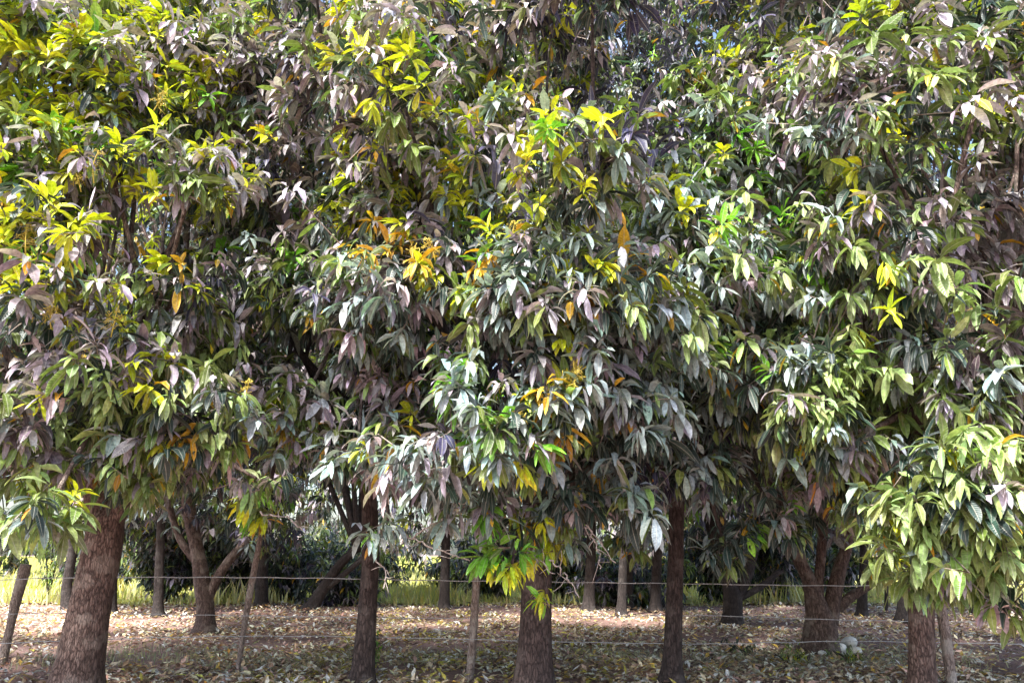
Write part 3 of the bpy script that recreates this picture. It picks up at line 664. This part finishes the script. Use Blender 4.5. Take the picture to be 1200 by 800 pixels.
shrub('sapling', 'thin sapling against the bright grass at the left', G(56, 700), 3, 2.3, .5, 50, .9, 'OKD', cat='sapling')
shrub('seedling', 'pale green weed sprouting at the base of the four-limbed tree', G(925, 776), 6, .14, .3, 34, .35, 'KOY', cat='plant')
shrub('seedling', 'yellow green weed below the white stones', G(1000, 774), 6, .12, .3, 34, .35, 'KYO', cat='plant')

# ------------------------------------------------------------------ leaf litter and grass
def litter(n, x0, x1, y0, y1, dens_fn=None):
    y = y0 * (y1 / y0) ** rng.random(n); x = rng.uniform(x0, x1, n) * (y / y0) ** .7
    a = rng.uniform(0, 6.28, n); tilt = rng.normal(.05, .28, n)
    d = np.stack([np.cos(a) * np.cos(tilt), np.sin(a) * np.cos(tilt), np.sin(tilt)], 1)
    s = norm(np.stack([-np.sin(a), np.cos(a), rng.normal(0, .35, n)], 1))
    L = rng.uniform(.05, .15, n)
    p = np.stack([x, y, ground_z(x, y) + rng.uniform(.012, .06, n)], 1)
    pal = np.array([(.42, .31, .19), (.26, .16, .11), (.55, .46, .33), (.10, .065, .05), (.34, .22, .19), (.7, .63, .52), (.52, .34, .07), (.16, .16, .07)])
    c = pal[rng.choice(8, n, p=[.2, .10, .23, .12, .10, .17, .06, .02])] * 1.5 * rng.lognormal(0, .34, n)[:, None]
    yl = (np.abs(x + .6) < 2.2) & (rng.random(n) < .16); c[yl] = np.array([.5, .44, .08]) * rng.uniform(.7, 1.2, yl.sum())[:, None]
    wm = (x < -3) & (rng.random(n) < .4); c[wm] *= np.array([1.1, .9, .85])
    return dict(p=p, d=d, s=s, L=L, W=L * rng.uniform(.25, .42, n), droop=rng.uniform(-.5, .5, n), fold=rng.uniform(.1, .9, n), wave=rng.uniform(-.14, .14, (n, 4)), c=np.clip(c, .02, .8))
lt = litter(76000, -7.5, 7.5, 8.0, 24)
bare = (np.abs(lt['p'][:, 0] + 6.3) < 1.7 + rng.normal(0, .3, 76000)) & (lt['p'][:, 1] < 12.5) | (lt['p'][:, 0] > 6.0 + rng.normal(0, .3, 76000)) & (lt['p'][:, 1] < 13)
drift = np.sin(lt['p'][:, 0] * 1.9 + 1.5 * np.sin(lt['p'][:, 1] * 1.3)) + np.sin(lt['p'][:, 1] * 2.6 + lt['p'][:, 0] * .8) + rng.normal(0, .5, 76000)
lt = take(lt, ~((bare & (rng.random(76000) < .72)) | ((drift < -.7) & (rng.random(76000) < .8))))
x, y, f = project(lt['p']); see = (x > 5) & (x < 1195) & (y < 795)
order = np.argsort(np.where(see, f, 1e9) - lt['L'] * 12)[:300]
keep = np.ones(len(f), bool); keep[order] = False
LIT = link('leaf_litter', leaf_mesh('leaf_litter', take(lt, keep), 3, (0, 0, 0), M_DRY), None); LIT['kind'] = 'stuff'
tag(LIT, 'dry brown and cream fallen leaves covering the orchard floor', 'leaf litter')
for i in order: single_leaf('fallen_leaf', LIT, (0, 0, 0), lt, i, T_DRY)

def grass(name, label, x, y, h, cols, wd):
    n = len(x); a = rng.uniform(0, 6.28, n); b = rng.uniform(0, 6.28, n); z = ground_z(x, y)
    u = np.stack([np.cos(a), np.sin(a), np.zeros(n)], 1) * (wd * rng.uniform(.6, 1.3, n))[:, None]
    p = np.stack([x, y, z], 1); ln = np.stack([np.cos(b), np.sin(b), np.zeros(n)], 1) * (h * rng.uniform(.1, .6, n))[:, None]
    V = np.stack([p - u, p + u, p + u * .6 + ln * .4 + np.array([0, 0, .6]) * h[:, None], p - u * .6 + ln * .4 + np.array([0, 0, .6]) * h[:, None], p + ln + np.array([0, 0, 1.]) * h[:, None]], 1)
    me = bpy.data.meshes.new(name); base = np.arange(n) * 5
    f = [q for b0 in base.tolist() for q in ((b0, b0 + 1, b0 + 2, b0 + 3), (b0 + 3, b0 + 2, b0 + 4))]
    me.from_pydata(V.reshape(-1, 3).tolist(), [], f)
    ca = me.attributes.new('leaf_colour', 'FLOAT_COLOR', 'POINT'); c = np.ones((n, 5, 4), np.float32)
    c[:, :, :3] = (np.array(cols)[rng.integers(0, len(cols), n)] * rng.lognormal(0, .2, n)[:, None])[:, None]
    ca.data.foreach_set('color', c.ravel()); me.attributes.new('leaf_uv', 'FLOAT_VECTOR', 'POINT')
    o = link(name, me, M_LEAF); o['kind'] = 'stuff'; tag(o, label, 'grass'); return o
n = 28000; gy = 20.5 * (55 / 20.5) ** rng.random(n); gx = rng.uniform(-1, 1, n) * gy * .8
clump = .35 + .65 * (np.sin(gx * 1.3 + 2 * np.sin(gy * .5)) * .5 + .5)
grass('meadow_grass', 'tall bright yellow green grass in the open field behind the orchard', gx, gy, np.where(np.sin(gx * .9 + gy) > .55, 1.5, 1.0) * clump * rng.uniform(.12, .55, n), [(.66, .62, .02), (.5, .55, .03), (.66, .5, .05), (.3, .38, .04), (.4, .42, .05)], np.full(n, .028))
n = 5200; cx = rng.choice([-3.9, -2.9, -.9, 1.5, 3.1, 4.4, 5.2, -5.5], n); gx = cx + rng.normal(0, .5, n); gy = rng.normal(10.8, .55, n)
grass('ground_weeds', 'sparse low green weeds among the fallen leaves', gx, gy, rng.uniform(.03, .11, n), [(.2, .24, .05), (.3, .3, .06), (.12, .2, .05), (.4, .34, .1)], np.full(n, .006))

# ------------------------------------------------------------------ fence
YF = 9.1
fence = thing('wire_fence', 'three-strand wire fence on rough wooden stakes between the tree rows', 'fence', (0, YF, 0))
def stake(pts, Y, seed):
    tp = grounded(tpath(pts, Y)); mb = MB(); tube(mb, spline(tp, 22), 9, .12, seed); link('stake', mb.mesh('stake', (0, YF, 0)), M_STAKE, fence)
stake([(551, 784, 11), (556, 720, 11), (559, 668, 9)], YF, 1)
stake([(280, 776, 6), (291, 705, 8), (303, 640, 7), (309, 605, 6)], YF + .4, 2)
stake([(1113, 784, 14), (1108, 745, 14), (1101, 696, 13)], YF - .8, 3)
stake([(12, 735, 11), (20, 700, 14), (31, 661, 14)], YF + 1.2, 4)
stake([(-90, 740, 14), (-88, 660, 13)], YF, 5); stake([(1290, 750, 14), (1292, 662, 13)], YF, 6)
for k, (ys, r) in enumerate([((684, 677, 676, 677, 680, 682, 684, 686, 684, 685), .006), ((722, 718, 720, 722, 724, 722, 721, 726, 728, 728), .0045), ((758, 751, 746, 745, 748, 752, 754, 751, 753, 756), .0045)]):
    xs = np.linspace(-95, 1295, 10); pts = []
    for x, y in zip(xs, ys): p = P(x, y, YF - .06 + (.1 if k == 1 else 0)); pts.append((*p, r))
    path = spline(pts, 150); path[:, 2] += np.sin(np.arange(150) * .9) * .003
    mb = MB(); tube(mb, path, 5); w_ = link('wire', mb.mesh('wire', (0, YF, 0)), M_WIRE, fence)
    mb = MB()
    for i in range(3, 147, 3):
        c = path[i, :3]
        for q in range(2):
            v = rng.normal(0, 1, 3); v[0] *= .4; v = v / np.linalg.norm(v) * .016
            tube(mb, np.array([[*(c - v), .0016], [*c, .0024], [*(c + v), .0016]]), 4)
    link('barbs', mb.mesh('barbs', (0, YF, 0)), M_WIRE, w_)['kind'] = 'stuff'
mb = MB(); tp = grounded(tpath([(1038, 718, 5), (1039, 690, 5), (1040, 650, 5)], 18.5)); tube(mb, spline(tp, 12), 8, .05, 9)
g = tp[0]; po = link('field_post', mb.mesh('field_post', (g[0], g[1], 0)), M_BARKD, None, (g[0], g[1], 0)); tag(po, 'thin black post standing before the strip of bright yellow grass', 'post')

# ------------------------------------------------------------------ stones and fallen sticks
import bmesh
def stone(px, py, r, i, label):
    r *= 1.4
    p = G(px, py); bm = bmesh.new(); bmesh.ops.create_icosphere(bm, subdivisions=3, radius=r)
    rs = np.random.default_rng(i)
    for v in bm.verts:
        k = 1 + rs.normal(0, .045) + .14 * math.sin(v.co.x * 22 + i) + .12 * math.sin(v.co.y * 27 + 2 * i) ; v.co *= k; v.co.z *= .7
    me = bpy.data.meshes.new('stone'); bm.to_mesh(me); bm.free(); me.polygons.foreach_set('use_smooth', [True] * len(me.polygons))
    o = link('stone', me, M_STONE, None, (p[0], p[1], r * .62 + .03 + float(ground_z(p[0], p[1])))); o.rotation_euler = (0, 0, i * 1.3); tag(o, label, 'stone', 'white stones at the foot of the four-limbed tree')
for i, (a, b, r) in enumerate([(972, 760, .085), (984, 764, .075), (995, 759, .075), (1004, 766, .06), (990, 770, .05), (965, 768, .045)]):
    stone(a, b, r, i + 1, 'rounded white stone in the pile beside the four-limbed trunk')
def stick(p0, p1, r, i, label):
    a, b = G(*p0), G(*p1); mb = MB(); m = (a + b) / 2 + np.array([0, .05, 0])
    z = lambda q: float(ground_z(q[0], q[1])) + .04
    pts = [(a[0], a[1], z(a), r), (m[0], m[1], z(m) + .01, r), (b[0], b[1], z(b), r * .6)]
    tube(mb, spline(pts, 14), 7, .12, i); o = link('fallen_stick', mb.mesh('fallen_stick', (m[0], m[1], 0)), M_PALE, None, (m[0], m[1], 0)); tag(o, label, 'stick')
stick((462, 748), (548, 744), .016, 1, 'pale bare stick lying on litter between slim trunk and fence stake')
stick((845, 756), (890, 755), .014, 2, 'short pale stick lying before the short black trunk')
stick((335, 724), (362, 738), .014, 3, 'thin pale stick slanting on litter behind the leaning fence stick')
stick((655, 756), (705, 753), .013, 4, 'thin pale stick lying right of the thick trunk')
